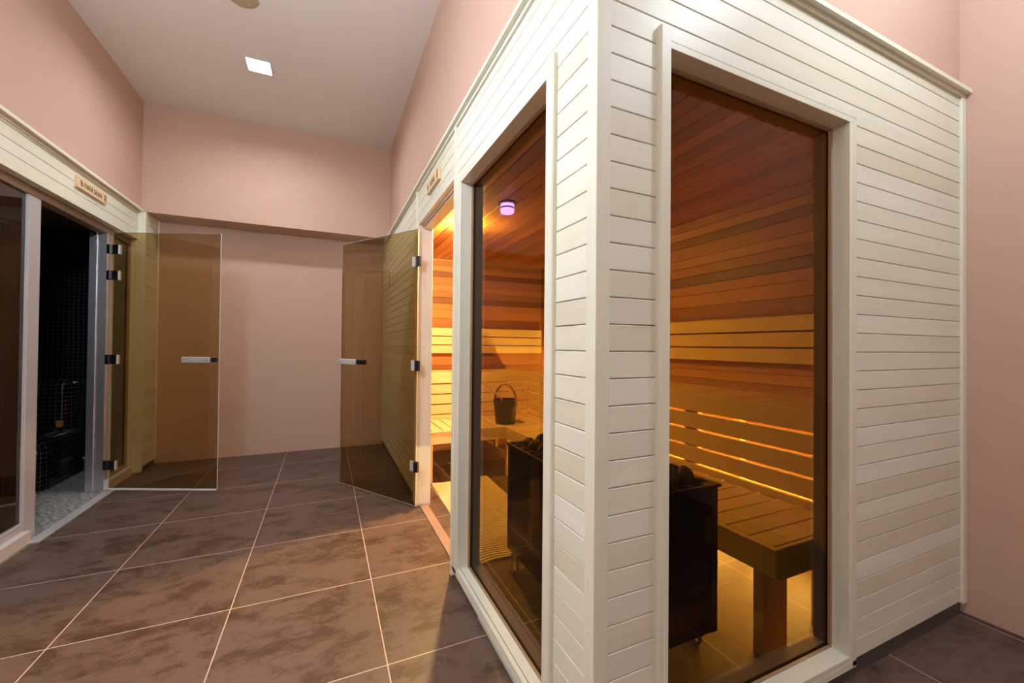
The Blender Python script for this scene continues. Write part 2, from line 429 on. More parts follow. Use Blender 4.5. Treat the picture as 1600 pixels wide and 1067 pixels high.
def window(name, axis, front, u0, u1, z0, z1, near_batten, label, far=.044):
    """deep frame lining an opening; glass set back from the face"""
    s = front
    def B(qq, d0, d1, a, b, c, d, ch=.001):
        if axis == 'y': qq.box(s+d0, s+d1, a, b, c, d, ch)
        else: qq.box(a, b, s+d0, s+d1, c, d, ch)
    q = MB(); t = .02
    B(q, -.004, .0615, u0-t, u1+t, z0-t, z0); B(q, -.004, .0615, u0-t, u1+t, z1, z1+t)
    B(q, -.004, .0615, u0-t, u0, z0, z1); B(q, -.004, .0615, u1, u1+t, z0, z1)
    fr_b = MB(); bd = .009
    B(fr_b, .050, .0612, u0, u1, z0, z0+bd*.4); B(fr_b, .050, .0612, u0, u1, z1-bd, z1)
    B(fr_b, .050, .0612, u0, u0+bd, z0+bd, z1-bd); B(fr_b, .050, .0612, u1-bd, u1, z0+bd, z1-bd)
    # flat casing round the outside
    B(q, -.004, .014, near_batten[1], u1+far, z1+t, z1+.045)
    B(q, -.004, .014, u1+t, u1+far, z0-.04, z1+t)
    fr = q.build('window_frame', W['aspen_z'], cab); fr['label'] = label
    fr_b.build('glazing_bead', M_bead, fr)
    q = MB(); B(q, -.016, .012, near_batten[0], near_batten[1], .03, z1+.047, .004)
    q.build('casing_batten', W['aspen_z'], fr)
    q = MB(); B(q, -.004, .012, near_batten[1], u0-.0001, z0-t, z1+t)
    q.build('casing_strip', W['aspen_z'], fr)
    q = MB(); B(q, -.004, .012, near_batten[1], u1+far, z0-.045, z0-t-.0005)
    q.build('sill_apron', W['aspen_'+axis], fr)
    # inner lining behind the glass
    q = MB()
    B(q, .070, .112, u0-t, u1+t, z0-t, z0+.004); B(q, .070, .112, u0-t, u1+t, z1-.004, z1+t)
    B(q, .070, .112, u0-t, u0+.003, z0+.004, z1-.004); B(q, .070, .112, u1-.003, u1+t, z0+.004, z1-.004)
    q.build('inner_lining', W['brown_z'], fr)
    q = MB(); B(q, .062, .0695, u0-.006, u1+.006, z0-.006, z1+.006, 0)
    g = q.build('glass_pane', M_bronze, fr)
    return fr
window('window_frame', 'y', XR, *WA, (1.020, 1.062), 'pale window frame facing the corridor', .0795)
window('window_frame', 'x', YF, *WB, (.790, .829), 'pale window frame in the end wall')

# door frame
q = MB()
q.box(.604, .708, 2.985, 3.014, .018, 2.072, .002); q.box(.604, .708, 2.042, 2.066, .018, 2.072, .002)
q.box(.640, .708, 2.066, 2.985, 2.018, 2.073, .002)
q.box(.600, .640, 2.066, 2.985, 2.040, 2.073, .002)
q.box(.596, .604, 3.000, 3.010, .018, 2.072)
fr = q.build('door_frame', W['aspen_z'], cab); fr['label'] = 'pale wooden door frame of the cabin'
q = MB(); q.box(.628, .634, 2.07, 2.98, 2.026, 2.040); q.build('metal_track', M_whitestrip, fr)
q = MB(); q.box(.604, .708, 2.985, 3.014, 0, .018); q.build('metal_shoe', M_satin, fr)
q = MB()
for z in (.16, .62, 1.15, 1.62, 1.93):
    q.box(.645, .649, 2.9838, 2.985, z-.002, z+.002)
tag(q.build('screw', M_screw, fr), kind='stuff')
q = MB(); q.box(.634, .690, 2.066, 2.985, 0, .008, .001)
M_thr = simple('threshold_tile', (.34, .215, .16), .35, noise=(25, .2))
q.build('threshold', M_thr, cab)

# inside of the cabin: cedar walls and ceiling
XI0, XI1, YI0, YI1, ZI = .705, 2.49, .94, 4.46, 2.12
def ced_edges(z1):
    e = [0.0]; rr = random.Random(3)
    while e[-1] < z1-.10: e.append(e[-1]+rr.choice((.062, .070, .084, .092, .066)))
    return e+[z1]
ce = ced_edges(ZI)
q = MB(); planks(q, 'x', YI1, -1, XI0, XI1, ce, [], th=.012, gap=.002)
q.build('interior_far_cladding', W['cedar_x'], cab)
box('far_wall_core', M_gap, (XI0-.01, 2.575, YI1+.012, YI1+.05, 0, 2.12), cab)
q = MB(); planks(q, 'x', YI0, 1, XI0, XI1, ce, [(WB[0]-.02, WB[1]+.02, WB[2]-.02, WB[3]+.02)], th=.012, gap=.002)
q.build('interior_end_cladding', W['cedar_x'], cab)
q = MB(); planks(q, 'y', XI1, -1, YI0, YI1, ce, [], th=.012, gap=.002)
q.build('interior_right_cladding', W['cedar_y'], cab)
box('right_wall_core', M_gap, (XI1+.012, 2.575, .93, YI1+.05, 0, 2.12), cab)
q = MB(); planks(q, 'y', XI0, 1, YI0, YI1, ce, [(WA[0]-.02, WA[1]+.02, WA[2]-.02, WA[3]+.02), (2.04, 3.015, -1, 2.075)], th=.012, gap=.002)
q.build('interior_corridor_cladding', W['cedar_y'], cab)
q = MB(); x = XI0
while x < XI1-.01:
    x2 = min(x+.088, XI1)
    q.prism([(x+.0022, ZI+.002), (x+.005, ZI), (x2-.005, ZI), (x2-.0022, ZI+.002), (x2-.0022, ZI+.014), (x+.0022, ZI+.014)], 'y', YI0, YI1); x = x2
q.build('interior_ceiling', W['lightcedar_y'], cab)
box('cove_trim', W['brown_z'], (XI0, XI1, YI0, YI0+.022, ZI-.03, ZI), cab, .002); box('cove_trim', W['brown_z'], (XI0, XI1, YI1-.022, YI1, ZI-.022, ZI), cab, .002)
q = MB(); q.box(.69, 2.58, .925, 4.51, ZI+.014, 2.30); q.box(.66, 2.58, .86, 5.03, 2.296, 2.3085); q.build('roof', M_gap, cab)

# ---- benches (free standing joinery)
def slats(q, along, a0, a1, b0, b1, z, t, pitch, gap):
    """slat tops: each slat runs across (b), repeated along"""
    n = max(1, round((a1-a0)/pitch)); p = (a1-a0)/n
    for i in range(n):
        u, v = a0+i*p+gap/2, a0+(i+1)*p-gap/2
        if along == 'y': q.box(b0, b1, u, v, z-t, z, .002)
        else: q.box(u, v, b0, b1, z-t, z, .002)
# lower bench, far side
lb = thing('lower_bench', (1.4, 3.65, 0), 'pale slatted lower bench along the far wall, under the bucket', 'bench')
q = MB(); slats(q, 'x', XI0+.01, 1.969, 3.375, 3.952, .45, .024, .0985, .009); q.build('seat', W['bench_y'], lb)
q = MB(); q.box(XI0+.01, 1.49, 3.350, 3.374, .345, .450, .003); q.build('front_fascia', W['bench_x'], lb)
for xx in (.80, 1.14, 1.80):
    q = MB(); yb = 3.42
    q.box(xx, xx+.03, yb, yb+.11, 0, .42, .002); q.box(xx, xx+.03, 3.80, 3.88, 0, .42, .002); q.box(xx, xx+.03, yb+.11, 3.80, .08, .125, .002)
    q.build('leg', W['bench_z'], lb)
q = MB(); q.box(1.491, 1.521, 3.376, 3.410, 0, .424, .002); q.box(1.493, 1.519, 3.410, 4.30, .138, .198, .002); q.box(1.493, 1.519, 3.655, 3.705, .198, .424, .002); q.box(1.493, 1.519, 4.26, 4.30, .0, .138, .002); q.build('leg', W['bench_z'], lb)
# lower bench, right side
rb = thing('lower_bench', (1.75, 2.1, 0), 'slatted lower bench along the right wall, its end leg seen in the large window', 'bench')
q = MB(); slats(q, 'y', .9605, 3.350, 1.490, 1.992, .45, .024, .1015, .007); q.build('seat', W['bench_x'], rb)
q = MB(); q.box(1.465, 1.489, .941, 3.349, .345, .450, .003); q.build('front_fascia', W['bench_y'], rb)
q = MB(); q.box(1.490, 1.969, .941, .960, .335, .450, .003); q.build('end_fascia', W['bench_x'], rb)
for y0 in (1.02, 1.80, 2.60):
    q = MB(); q.box(1.515, 1.61, y0, y0+.042, 0, .425, .002); q.box(1.61, 1.66, y0+.002, y0+.042, 0, .425, .002)
    q.box(1.88, 1.96, y0, y0+.04, 0, .425, .002); q.box(1.66, 1.88, y0+.005, y0+.035, .335, .40, .002)
    q.build('leg', W['bench_z'], rb)
# upper bench (L-shaped pair)
ZU = .895
ub = thing('upper_bench', (1.5, 4.2, 0), 'slatted upper bench along the far wall above the bucket', 'bench')
q = MB(); slats(q, 'x', XI0+.01, 1.97, 3.955, 4.444, ZU, .024, .0985, .008); q.build('seat', W['bench_y'], ub)
FZ = [(.452, .487), (.498, .584), (.596, .684), (.696, .783), (.795, .893)]
for a, b in FZ:
    q = MB(); q.box(XI0+.01, 1.970, 3.930, 3.953, a, b, .002); q.build('front_board', W['bench_x'], ub)
for xx in (.80, 1.4, 1.93):
    q = MB(); q.box(xx, xx+.03, 3.955, 3.99, 0, ZU-.026, .002); q.box(xx, xx+.03, 4.33, 4.38, 0, ZU-.026, .002); q.build('leg', W['bench_z'], ub)
ur = thing('upper_bench', (2.2, 2.4, 0), 'slatted upper bench along the right wall with light glowing through its front gaps', 'bench')
q = MB(); slats(q, 'y', .96, 3.93, 1.995, 2.484, ZU, .024, .1015, .007); q.build('seat', W['bench_x'], ur)
for a, b in FZ:
    q = MB(); q.box(1.970, 1.993, .96, 3.952, a, b, .002); q.build('front_board', W['bench_y'], ur)
for yy in (1.02, 1.74, 2.70, 3.6):
    q = MB(); q.box(1.994, 2.03, yy, yy+.10, 0, ZU-.026, .002); q.box(2.36, 2.41, yy, yy+.05, 0, ZU-.026, .002); q.build('leg', W['bench_z'], ur)
# light strip under the upper bench
ls = thing('light_strip', (2.45, 2.3, .215), 'warm light strip glowing behind the gaps of the right upper bench', 'light')
q = MB(); q.box(2.442, 2.489, 1.0, 4.0, .215, .235, .003); q.build('channel', M_satin, ls)
q = MB(); q.box(2.446, 2.480, 1.01, 3.99, .2355, .244); q.build('diffuser', M_led, ls)
# backrests on the walls
br = thing('wall_backrest', (1.6, 4.43, 1.08), 'three-board wall backrest above the far upper bench', 'backrest', None)
for a, b in ((1.08, 1.166), (1.176, 1.262), (1.272, 1.358)):
    q = MB(); q.box(XI0+.02, 2.40, 4.405, 4.425, a, b, .002); q.build('board', W['bench_x'], br)
for xx in (.95, 1.6, 2.3):
    q = MB(); q.box(xx, xx+.05, 4.425, 4.46, 1.07, 1.365, .002); q.build('batten', W['cedar_z'], br)
br = thing('wall_backrest', (2.47, 2.6, 1.08), 'three-board wall backrest above the right upper bench', 'backrest', None)
for a, b in ((1.08, 1.166), (1.176, 1.262), (1.272, 1.358)):
    q = MB(); q.box(2.435, 2.455, 1.0, 4.36, a, b, .002); q.build('board', W['bench_y'], br)
for yy in (1.2, 1.98, 2.9, 3.9):
    q = MB(); q.box(2.455, 2.49, yy, yy+.05, 1.07, 1.365, .002); q.build('batten', W['cedar_z'], br)

# ---- floor mat
q = MB(); nr, nx = 56, 10; y0m, y1m = 2.055, 3.42
def mat_pt(s_, t): return (.768+.050*t+s_*.50, y0m+t*(y1m-y0m)+.014*math.sin(s_*5.2+t*3)+.007*math.sin(s_*11+t*9))
for r_ in range(nr):
    for (f0, f1, za, zb) in ((0, .58, .006, .013),):
        vs = []; fs = []
        for i in range(nx+1):
            for f_, z_ in ((f0, za), (f0+.08, zb), (f1-.08, zb), (f1, za)):
                p = mat_pt(i/nx, (r_+f_)/nr); vs.append((p[0], p[1], z_))
        for i in range(nx):
            for k_ in range(4): fs.append((i*4+k_, i*4+(k_+1) % 4, (i+1)*4+(k_+1) % 4, (i+1)*4+k_))
        fs += [(0, 1, 2, 3), (nx*4+3, nx*4+2, nx*4+1, nx*4)]
        q.add(vs, fs)
for s0 in (.04, .5, .93):
    a0_, a1_ = mat_pt(s0, 0), mat_pt(s0, .985)
    q.prism([(a0_[0], a0_[1]), (a0_[0]+.015, a0_[1]), (a1_[0]+.015, a1_[1]), (a1_[0], a1_[1])], 'z', .0005, .006)
tag(q.build('floor_mat', M_mat), 'long cream ribbed mat on the tiled floor inside the sauna doorway', 'mat')

# ---- heater
HX0, HX1, HY0, HY1, HZ0, HZ1 = .885, 1.366, 1.09, 2.00, .105, .655
ht = thing('sauna_heater', ((HX0+HX1)/2, (HY0+HY1)/2, 0), 'tall glossy black electric sauna heater with stones on top, behind the corner windows', 'heater')
q = MB()
q.box(HX0+.008, HX1-.008, HY0+.008, HY1-.008, HZ0+.01, HZ1-.09, .01)
q.build('inner_body', M_black, ht)
for (a, b, c, d) in ((HX0, HX0+.006, HY0+.045, HY1-.045), (HX1-.006, HX1, HY0+.045, HY1-.045), (HX0+.045, HX1-.045, HY0, HY0+.006), (HX0+.045, HX1-.045, HY1-.006, HY1)):
    q = MB(); q.box(a, b, c, d, HZ0, HZ1-.012, .002); q.build('side_panel', M_black, ht)
for cx_, cy2 in ((HX0, HY0), (HX1, HY0), (HX0, HY1), (HX1, HY1)):
    sx = 1 if cx_ == HX0 else -1; sy2 = 1 if cy2 == HY0 else -1
    q = MB(); q.prism([(cx_, cy2+sy2*.043), (cx_, cy2+sy2*.012), (cx_+sx*.012, cy2), (cx_+sx*.043, cy2), (cx_+sx*.043, cy2+sy2*.007), (cx_+sx*.007, cy2+sy2*.043)], 'z', HZ0, HZ1-.012)
    q.build('corner_strip', M_rim, ht)
# rim with slots
q = MB(); bw = .042
def rimbar(x0, x1, y0, y1): q.box(x0, x1, y0, y1, HZ1-.012, HZ1, .0015)
rimbar(HX0-.004, HX1+.004, HY0-.004, HY0+.012); rimbar(HX0-.004, HX1+.004, HY1-.012, HY1+.004)
rimbar(HX0-.004, HX0+.012, HY0+.012, HY1-.012); rimbar(HX1-.012, HX1+.004, HY0+.012, HY1-.012)
rimbar(HX0+.034, HX0+bw, HY0+.034, HY1-.034); rimbar(HX1-bw, HX1-.034, HY0+.034, HY1-.034)
rimbar(HX0+bw, HX1-bw, HY0+.034, HY0+bw); rimbar(HX0+bw, HX1-bw, HY1-bw, HY1-.034)
k = 0
yy = HY0+.012
while yy < HY1-.02:
    rimbar(HX0+.012, HX0+.034, yy, yy+.020); rimbar(HX1-.034, HX1-.012, yy, yy+.020); yy += .075
xx = HX0+.045
while xx < HX1-.05:
    rimbar(xx, xx+.020, HY0+.012, HY0+.034); rimbar(xx, xx+.020, HY1-.034, HY1-.012); xx += .075
q.build('slotted_rim', M_rim, ht)
# stone basket
q = MB(); x0, x1, y0, y1 = HX0+bw, HX1-bw, HY0+bw, HY1-bw
for (a, b, c, d) in ((x0, x0+.004, y0, y1), (x1-.004, x1, y0, y1), (x0, x1, y0, y0+.004), (x0, x1, y1-.004, y1)):
    q.box(a, b, c, d, HZ1-.085, HZ1+.006)
q.build('stone_basket', M_rim, ht)
for yc in (HY0+.10, HY1-.07):
    for xc in (HX0+.02, HX1-.02):
        q = MB(); s_ = 1 if xc < 1.1 else -1
        q.tube([(xc, yc-.03, HZ0+.01), (xc, yc-.03, .02), (xc, yc-.022, .009), (xc, yc+.022, .009), (xc, yc+.03, .02), (xc, yc+.03, HZ0+.01)], .008, 10)
        q.build('leg', M_chrome, ht, smooth=True)
q = MB(); q.tube([(1.05, 1.25, .02), (1.06, 1.2, .06), (1.1, 1.17, .05), (1.14, 1.2, .03), (1.16, 1.25, .08), (1.16, 1.3, .12)], .009, 10); q.build('supply_cable', M_darkmetal, ht, smooth=True)
# stones, each a thing
stone_meshes = []
for v in range(6):
    bm = bmesh.new(); bmesh.ops.create_icosphere(bm, subdivisions=3, radius=1)
    ph = [random.uniform(0, 6) for _ in range(6)]
    for vt in bm.verts:
        c = vt.co; k = 1+.10*math.sin(2.3*c.x+ph[0])+.10*math.sin(2.6*c.y+ph[1])+.09*math.sin(2.9*c.z+ph[2])+.03*math.sin(9*c.x+ph[3])*math.sin(8*c.y+ph[4])
        vt.co = Vector((c.x*k, c.y*k*.82, c.z*k*.72))
    me = bpy.data.meshes.new('sauna_stone'); bm.to_mesh(me); bm.free(); me.materials.append(M_stone)
    for p in me.polygons: p.use_smooth = True
    stone_meshes.append(me)
rs = random.Random(11); k = 0
ROWS = ['first', 'second', 'third', 'fourth', 'fifth', 'sixth', 'seventh', 'eighth', 'ninth', 'tenth']
cols4 = ['nearest the corridor window', 'second from the corridor window', 'third from the corridor window', 'nearest the benches']
cols3 = ['on the corridor side', 'in the middle', 'on the bench side']
pos_list = []
cols5 = ['nearest the corridor window', 'second from the corridor window', 'in the middle', 'second from the benches', 'nearest the benches']
for j in range(10):
    for i in range(5):
        pos_list.append((HX0+bw+.040+i*.0785, HY0+bw+.042+j*.0815, HZ1+.010+rs.uniform(-.004, .004), .037, 'heater stone, lowest layer, %s row from the end window, %s' % (ROWS[j], cols5[i])))
for j in range(9):
    for i in range(4):
        if (i, j) in ((0, 4), (0, 7), (0, 8), (3, 8), (3, 0), (2, 6)): continue
        pos_list.append((HX0+bw+.079+i*.0785+rs.uniform(-.004, .004), HY0+bw+.083+j*.0815+rs.uniform(-.004, .004), HZ1+.064+rs.uniform(-.006, .006), .037, 'heater stone, middle layer, %s row from the end window, %s' % (ROWS[j], cols4[i])))
for j in range(6):
    for i in range(2):
        if (i, j) in ((0, 2), (1, 4), (1, 0)): continue
        pos_list.append((1.085+i*.08, HY0+bw+.20+j*.082+rs.uniform(-.004, .004), HZ1+.116, .037, 'heater stone, top layer, %s row from the end window, %s' % (ROWS[j], cols3[0] if i == 0 else cols3[2])))
for (x, y, z, r, lb_) in pos_list:
    o = bpy.data.objects.new('sauna_stone', stone_meshes[k % 6]); COL.objects.link(o); k += 1
    o.location = (x, y, z); o.rotation_euler = (rs.uniform(0, 6), rs.uniform(0, 6), rs.uniform(0, 6)); o.scale = (r*rs.uniform(1.0, 1.12),)*3
    tag(o, lb_, 'stone', 'heater stones')

# ---- bucket with ladle on the lower bench corner
BX, BY, BZ = 1.520, 3.485, .450
bk = thing('sauna_bucket', (BX, BY, BZ), 'dark sauna bucket with a bent wooden handle on the lower bench', 'bucket')
q = MB(); q.lathe([(.088, BZ+.001), (.112, BZ+.225), (.104, BZ+.225), (.082, BZ+.016)], BX, BY, 36); q.build('bucket_body', M_bucket, bk, smooth=True)
q = MB()
ang = -.957     # handle plane roughly across the view
ux, uy = math.cos(ang), math.sin(ang)
pts = []
for i in range(25):
    a = math.pi*i/24; pts.append((math.cos(a)*.1165, BZ+.165+ (math.sin(a)**.85)*.195))
nx_, ny_ = -uy, ux
vs = []; fs = []
for i, (r, z) in enumerate(pts):
    if i == 0: t = Vector((0, 1))
    a = math.pi*i/24
    on = Vector((math.cos(a), math.sin(a)))
    for (dr, dw) in ((-.004, -.015), (.006, -.015), (.006, .015), (-.004, .015)):
        rr_, zz = r+on.x*dr, z+on.y*dr
        vs.append((BX+ux*rr_+nx_*dw, BY+uy*rr_+ny_*dw, zz))
for i in range(24):
    for k in range(4):
        a = i*4+k; b = i*4+(k+1) % 4; fs.append((a, b, b+4, a+4))
fs += [(0, 1, 2, 3), (99, 98, 97, 96)]
q.add(vs, fs); q.build('handle', M_hoop, bk)
ld = thing('ladle', (BX-.05, BY+.0, BZ+.05), 'wooden ladle leaning out of the dark bucket', 'ladle')
q = MB(); q.tube([(BX+.02, BY-.01, BZ+.06), (BX-.05, BY, BZ+.245), (BX-.26, BY+.04, BZ+.43)], [.009, .009, .008], 10); q.build('ladle_handle', W['bench_x'], ld, smooth=True)
q = MB(); q.lathe([(.012, BZ+.030), (.035, BZ+.045), (.040, BZ+.075), (.036, BZ+.075), (.030, BZ+.05)], BX+.02, BY-.01, 20); q.build('ladle_bowl', W['bench_z'], ld, smooth=True)

# ---- lamps in the sauna
sl = thing('sauna_lamp', (1.01, 3.07, 2.12), 'small warm round lamp on the sauna ceiling', 'lamp')
q = MB(); q.lathe([(.055, 2.105), (.055, 2.119), (.02, 2.1195)], 1.01, 3.07, 28); q.build('base_plate', M_rim, sl, smooth=True)
q = MB(); q.lathe([(.004, 2.070), (.016, 2.073), (.026, 2.083), (.030, 2.1045)], 1.01, 3.07, 20); q.build('glowing_dome', M_saunalamp, sl, smooth=True)
vl = thing('violet_lamp', (1.087, 2.49, 2.12), 'small violet glowing cylinder lamp on the sauna ceiling', 'lamp')
q = MB(); q.lathe([(.062, 2.108), (.062, 2.119), (.02, 2.1195)], 1.087, 2.49, 28); q.build('base_plate', M_rim, vl, smooth=True)
q = MB(); q.lathe([(.02, 2.045), (.043, 2.052), (.046, 2.060), (.046, 2.107)], 1.087, 2.49, 28); q.build('glowing_cylinder', M_violet, vl, smooth=True)
q = MB(); q.lathe([(.0462, 2.078), (.0468, 2.079), (.0468, 2.086), (.0462, 2.087)], 1.087, 2.49, 28)
q.build('dark_band', M_darkmetal, vl)

# ---- glass doors
def on_door(p0, p1):
    p0 = Vector((*p0, 0)); p1 = Vector((*p1, 0)); d = (p1-p0).normalized(); n = Vector((d.y, -d.x, 0))
    return lambda u, v, z: p0+d*u+n*v+Vector((0, 0, z))
def dbox(q, T, u0, u1, v0, v1, z0, z1, c=0.0):
    tmp = MB(); tmp.box(u0, u1, v0, v1, z0, z1, c)
    q.add([T(*v) for v in tmp.v], tmp.f)
def glass_door(cabin, p0, p1, z0, z1, cam_side, hz, hs, handle, latch, label, seal):
    T = on_door(p0, p1); Lw = (Vector(p1)-Vector(p0)).length
    q = MB(); dbox(q, T, 0.004, Lw-.002, -.004, .004, z0, z1)
    g = q.build('glass_door', M_bronze_door, cabin); g['label'] = label
    q = MB()
    dbox(q, T, Lw-.002, Lw, -.004, .004, z0, z1); dbox(q, T, .004, Lw-.002, -.004, .004, z1, z1+.002)
    dbox(q, T, 0.002, .004, -.004, .004, z0, z1); dbox(q, T, .004, Lw-.002, -.004, .004, z0-.002, z0)
    q.build('polished_edge', M_edge, g)
    for z in hz:
        q = MB(); dbox(q, T, .012, .055, cam_side*.0045, cam_side*.014, z-.036, z+.036, .002); dbox(q, T, .012, .055, -cam_side*.014, -cam_side*.0045, z-.036, z+.036, .002)
        h = q.build('hinge', M_satin if hs > 0 else M_darkmetal, g)
        if hs < 0:
            q = MB(); dbox(q, T, .0555, .061, -cam_side*.014, cam_side*.015, z-.036, z+.036, .001); q.build('hinge_edge', M_satin, h)
        q = MB(); dbox(q, T, -.030, .012, cam_side*.002, cam_side*.022, z-.037, z+.037, .003)
        c_ = T(-.002, cam_side*.018, 0)
        q.lathe([(.008, z-.036), (.008, z+.036)], c_.x, c_.y, 12)
        q.build('hinge_knuckle', M_darkmetal, h)
    a, b, z = handle
    q = MB(); dbox(q, T, a, b, cam_side*.034, cam_side*.052, z-.022, z+.022, .004)
    h = q.build('handle', M_satin, g)
    for u in (a+.022, b-.022):
        q = MB(); dbox(q, T, u-.006, u+.006, cam_side*.0045, cam_side*.034, z-.006, z+.006, .001); q.build('handle_mount', M_darkmetal, h)
    q = MB(); dbox(q, T, latch[0], latch[1], cam_side*.0045, cam_side*.03, z-.018, z+.018, .003); q.build('latch', M_darkmetal, h)
    q = MB()
    for u in (a+.022, b-.022): dbox(q, T, u-.0035, u+.0035, cam_side*.052, cam_side*.0528, z-.0035, z+.0035)
    q.build('screw', M_screw, h)
    q = MB(); dbox(q, T, a+.02, b-.02, -cam_side*.05, -cam_side*.034, z-.018, z+.018, .004)
    for u in (a+.03, b-.03): dbox(q, T, u-.006, u+.006, -cam_side*.034, -cam_side*.0045, z-.006, z+.006, .001)
    q.build('inner_handle', M_satin, g)
    if seal:
        q = MB(); dbox(q, T, .004, Lw-.008, -.007, .010, z0-.016, z0-.0025, .002); q.build('bottom_seal', M_rubber, g)
    return g, T
gd, T = glass_door(cab, (.597, 2.945), (.120, 3.70), .022, 2.000, -1, (1.765, 1.021, .304), 1, (.648, .862, 1.028), (.56, .655), 'tinted glass door of the right sauna, standing open', False)
q = MB(); rr = random.Random(4)
for k in range(7): dbox(q, T, .30+rr.uniform(0, .004), .308+rr.uniform(-.002, .004), -.0048, -.0042, 1.60+k*.018, 1.612+k*.018)
q.build('printed_mark', M_letter, gd)

# ---- signs
def text_mesh(txt, size, xform, mat, parent, name='lettering'):
    cu = bpy.data.curves.new('txt', 'FONT'); cu.body = txt; cu.size = size; cu.align_x = 'CENTER'; cu.align_y = 'CENTER'; cu.extrude = .0006
    o = bpy.data.objects.new('txt', cu); COL.objects.link(o)
    bpy.context.view_layer.update()
    me = bpy.data.meshes.new_from_object(o.evaluated_get(bpy.context.evaluated_depsgraph_get()))
    bpy.data.objects.remove(o)
    q = MB(); q.add([xform @ v.co for v in me.vertices], [tuple(p.vertices) for p in me.polygons])
    bpy.data.meshes.remove(me)
    return q.build(name, mat, parent)
def sign(x_face, nsign, y0, y1, z0, z1, txt, label, tsize):
    th = thing('wooden_sign', (x_face, (y0+y1)/2, z0), label, 'sign')
    q = MB(); q.box(x_face, x_face+nsign*.018, y0, y1, z0, z1, .002); q.build('board', W['bench_y'], th)
    yc, zc = (y0+y1)/2, (z0+z1)/2
    # reading direction: +y on the left wall (faces +x: right-hand side is -y seen from +x ... set so text reads left to right from the corridor)
    X = Vector((0, 1, 0)) if nsign > 0 else Vector((0, -1, 0)); Y = Vector((0, 0, 1)); Z = X.cross(Y)
    m = Matrix((X, Y, Z)).transposed().to_4x4(); m.translation = (x_face+nsign*.0185, yc, zc-.004)
    m = m @ Matrix.Diagonal((.82, 1.15, 1, 1))
    text_mesh(txt, tsize, m, M_letter, th)
    s_ = X.y
    # little pictogram on the left end and a square emblem on the right end
    q = MB(); a = yc-s_*(y1-y0)*.40; f = x_face+nsign*.0180; g2 = x_face+nsign*.0192
    q.box(f, g2, a-.004, a+.004, zc-.018, zc+.022); q.box(f, g2, a-s_*.0, a+s_*.022, zc-.018, zc-.008); q.box(f, g2, a+s_*.008, a+s_*.016, zc-.004, zc+.008); q.box(f, g2, a-s_*.012, a-s_*.004, zc+.004, zc+.010)
    q.build('pictogram', M_letter, th)
    q = MB(); b = yc+s_*(y1-y0)*.42
    for (p, r, u, v) in ((-.014, .014, .020, .024), (-.014, .014, -.024, -.020), (-.014, -.011, -.02, .02), (.011, .014, -.02, .02), (-.006, .006, .004, .010), (-.006, .006, -.012, -.004)):
        q.box(f, g2, b+p, b+r, zc+u, zc+v)
    q.build('emblem', M_letter, th)
sign(XL, 1, 3.685, 4.085, 2.205, 2.283, 'PARNÁ SAUNA', 'small wooden PARNÁ SAUNA sign above the steam room doorway on the left', .044)
sign(XR, -1, 2.345, 2.640, 2.140, 2.217, 'SAUNA', 'small pale wooden sign above the right sauna doorway', .046)

# ---- floor grille in the plinth
gr = thing('vent_grille', (.6, 1.4, 0), 'narrow metal louvre vent in the plinth below the corridor window', 'vent')
q = MB(); q.box(.604, .6118, 1.20, 1.66, .004, .010); q.box(.604, .6118, 1.20, 1.66, .060, .066); q.box(.604, .6118, 1.20, 1.206, .01, .06); q.box(.604, .6118, 1.654, 1.66, .01, .06); q.build('grille_frame', M_satin, gr)
q = MB()
for k in range(5):
    z = .014+k*.0095; q.box(.605, .611, 1.206, 1.654, z, z+.004)
q.build('louvre', M_satin, gr)

# ------------------------------------------------------------------ left steam cabin
st = thing('steam_cabin', (-2.3, 3.6, 0), 'steam room cabin with pale wood lintel and glass front, on the left side', 'steam room')
YS0 = 1.95
LZ = [2.098+.07*k for k in range(0, 4)]+[2.345]
RZ = [.050+.0683*k for k in range(0, 33)]+[2.300]
q = MB(); planks(q, 'y', XL, 1, YS0, 4.694, LZ, []); planks(q, 'y', -1.490, 1, 4.718, 5.014, RZ[:-1]+[2.343], [])
planks(q, 'y', XL, 1, YS0, 2.25, [.05+.0683*k for k in range(30)]+[2.098], [])
q.build('corridor_cladding', W['aspen_y'], st)
q = MB(); q.box(-1.60, -1.5535, YS0, 4.72, 2.10, 2.345); q.box(-1.60, -1.5035, 4.72, 5.038, 0, 2.343); q.box(-1.60, -1.5535, YS0, 2.25, 0, 2.1)
q.build('wall_core', M_gap, st)
box('batten', W['aspen_z'], (-1.5535, -1.484, 4.696, 4.7175, .012, 2.335), st, .0015); box('batten', W['aspen_z'], (-1.5035, -1.483, 5.014, 5.038, .05, 2.343), st, .001)
q = MB(); q.prism([(-1.505, 2.340), (-1.60, 2.340), (-1.60, 2.362), (-1.508, 2.362), (-1.505, 2.359)], 'y', YS0, 4.72); q.box(-1.60, -1.528, YS0, 4.696, 2.322, 2.340)
q.build('cap_moulding', W['aspen_y'], st)
q = MB(); q.box(-1.5035, -1.502, 4.72, 5.038, 0, .05); q.build('plinth', M_plinth, st)
# wooden portal lining (lintel and right reveal)
q = MB(); q.box(-1.66, -1.5345, 2.25, 4.695, 2.082, 2.100, .001); q.box(-1.66, -1.5538, 4.6955, 4.7195, .0, 2.3, .001)
q.build('portal_lining', W['aspen_y'], st)
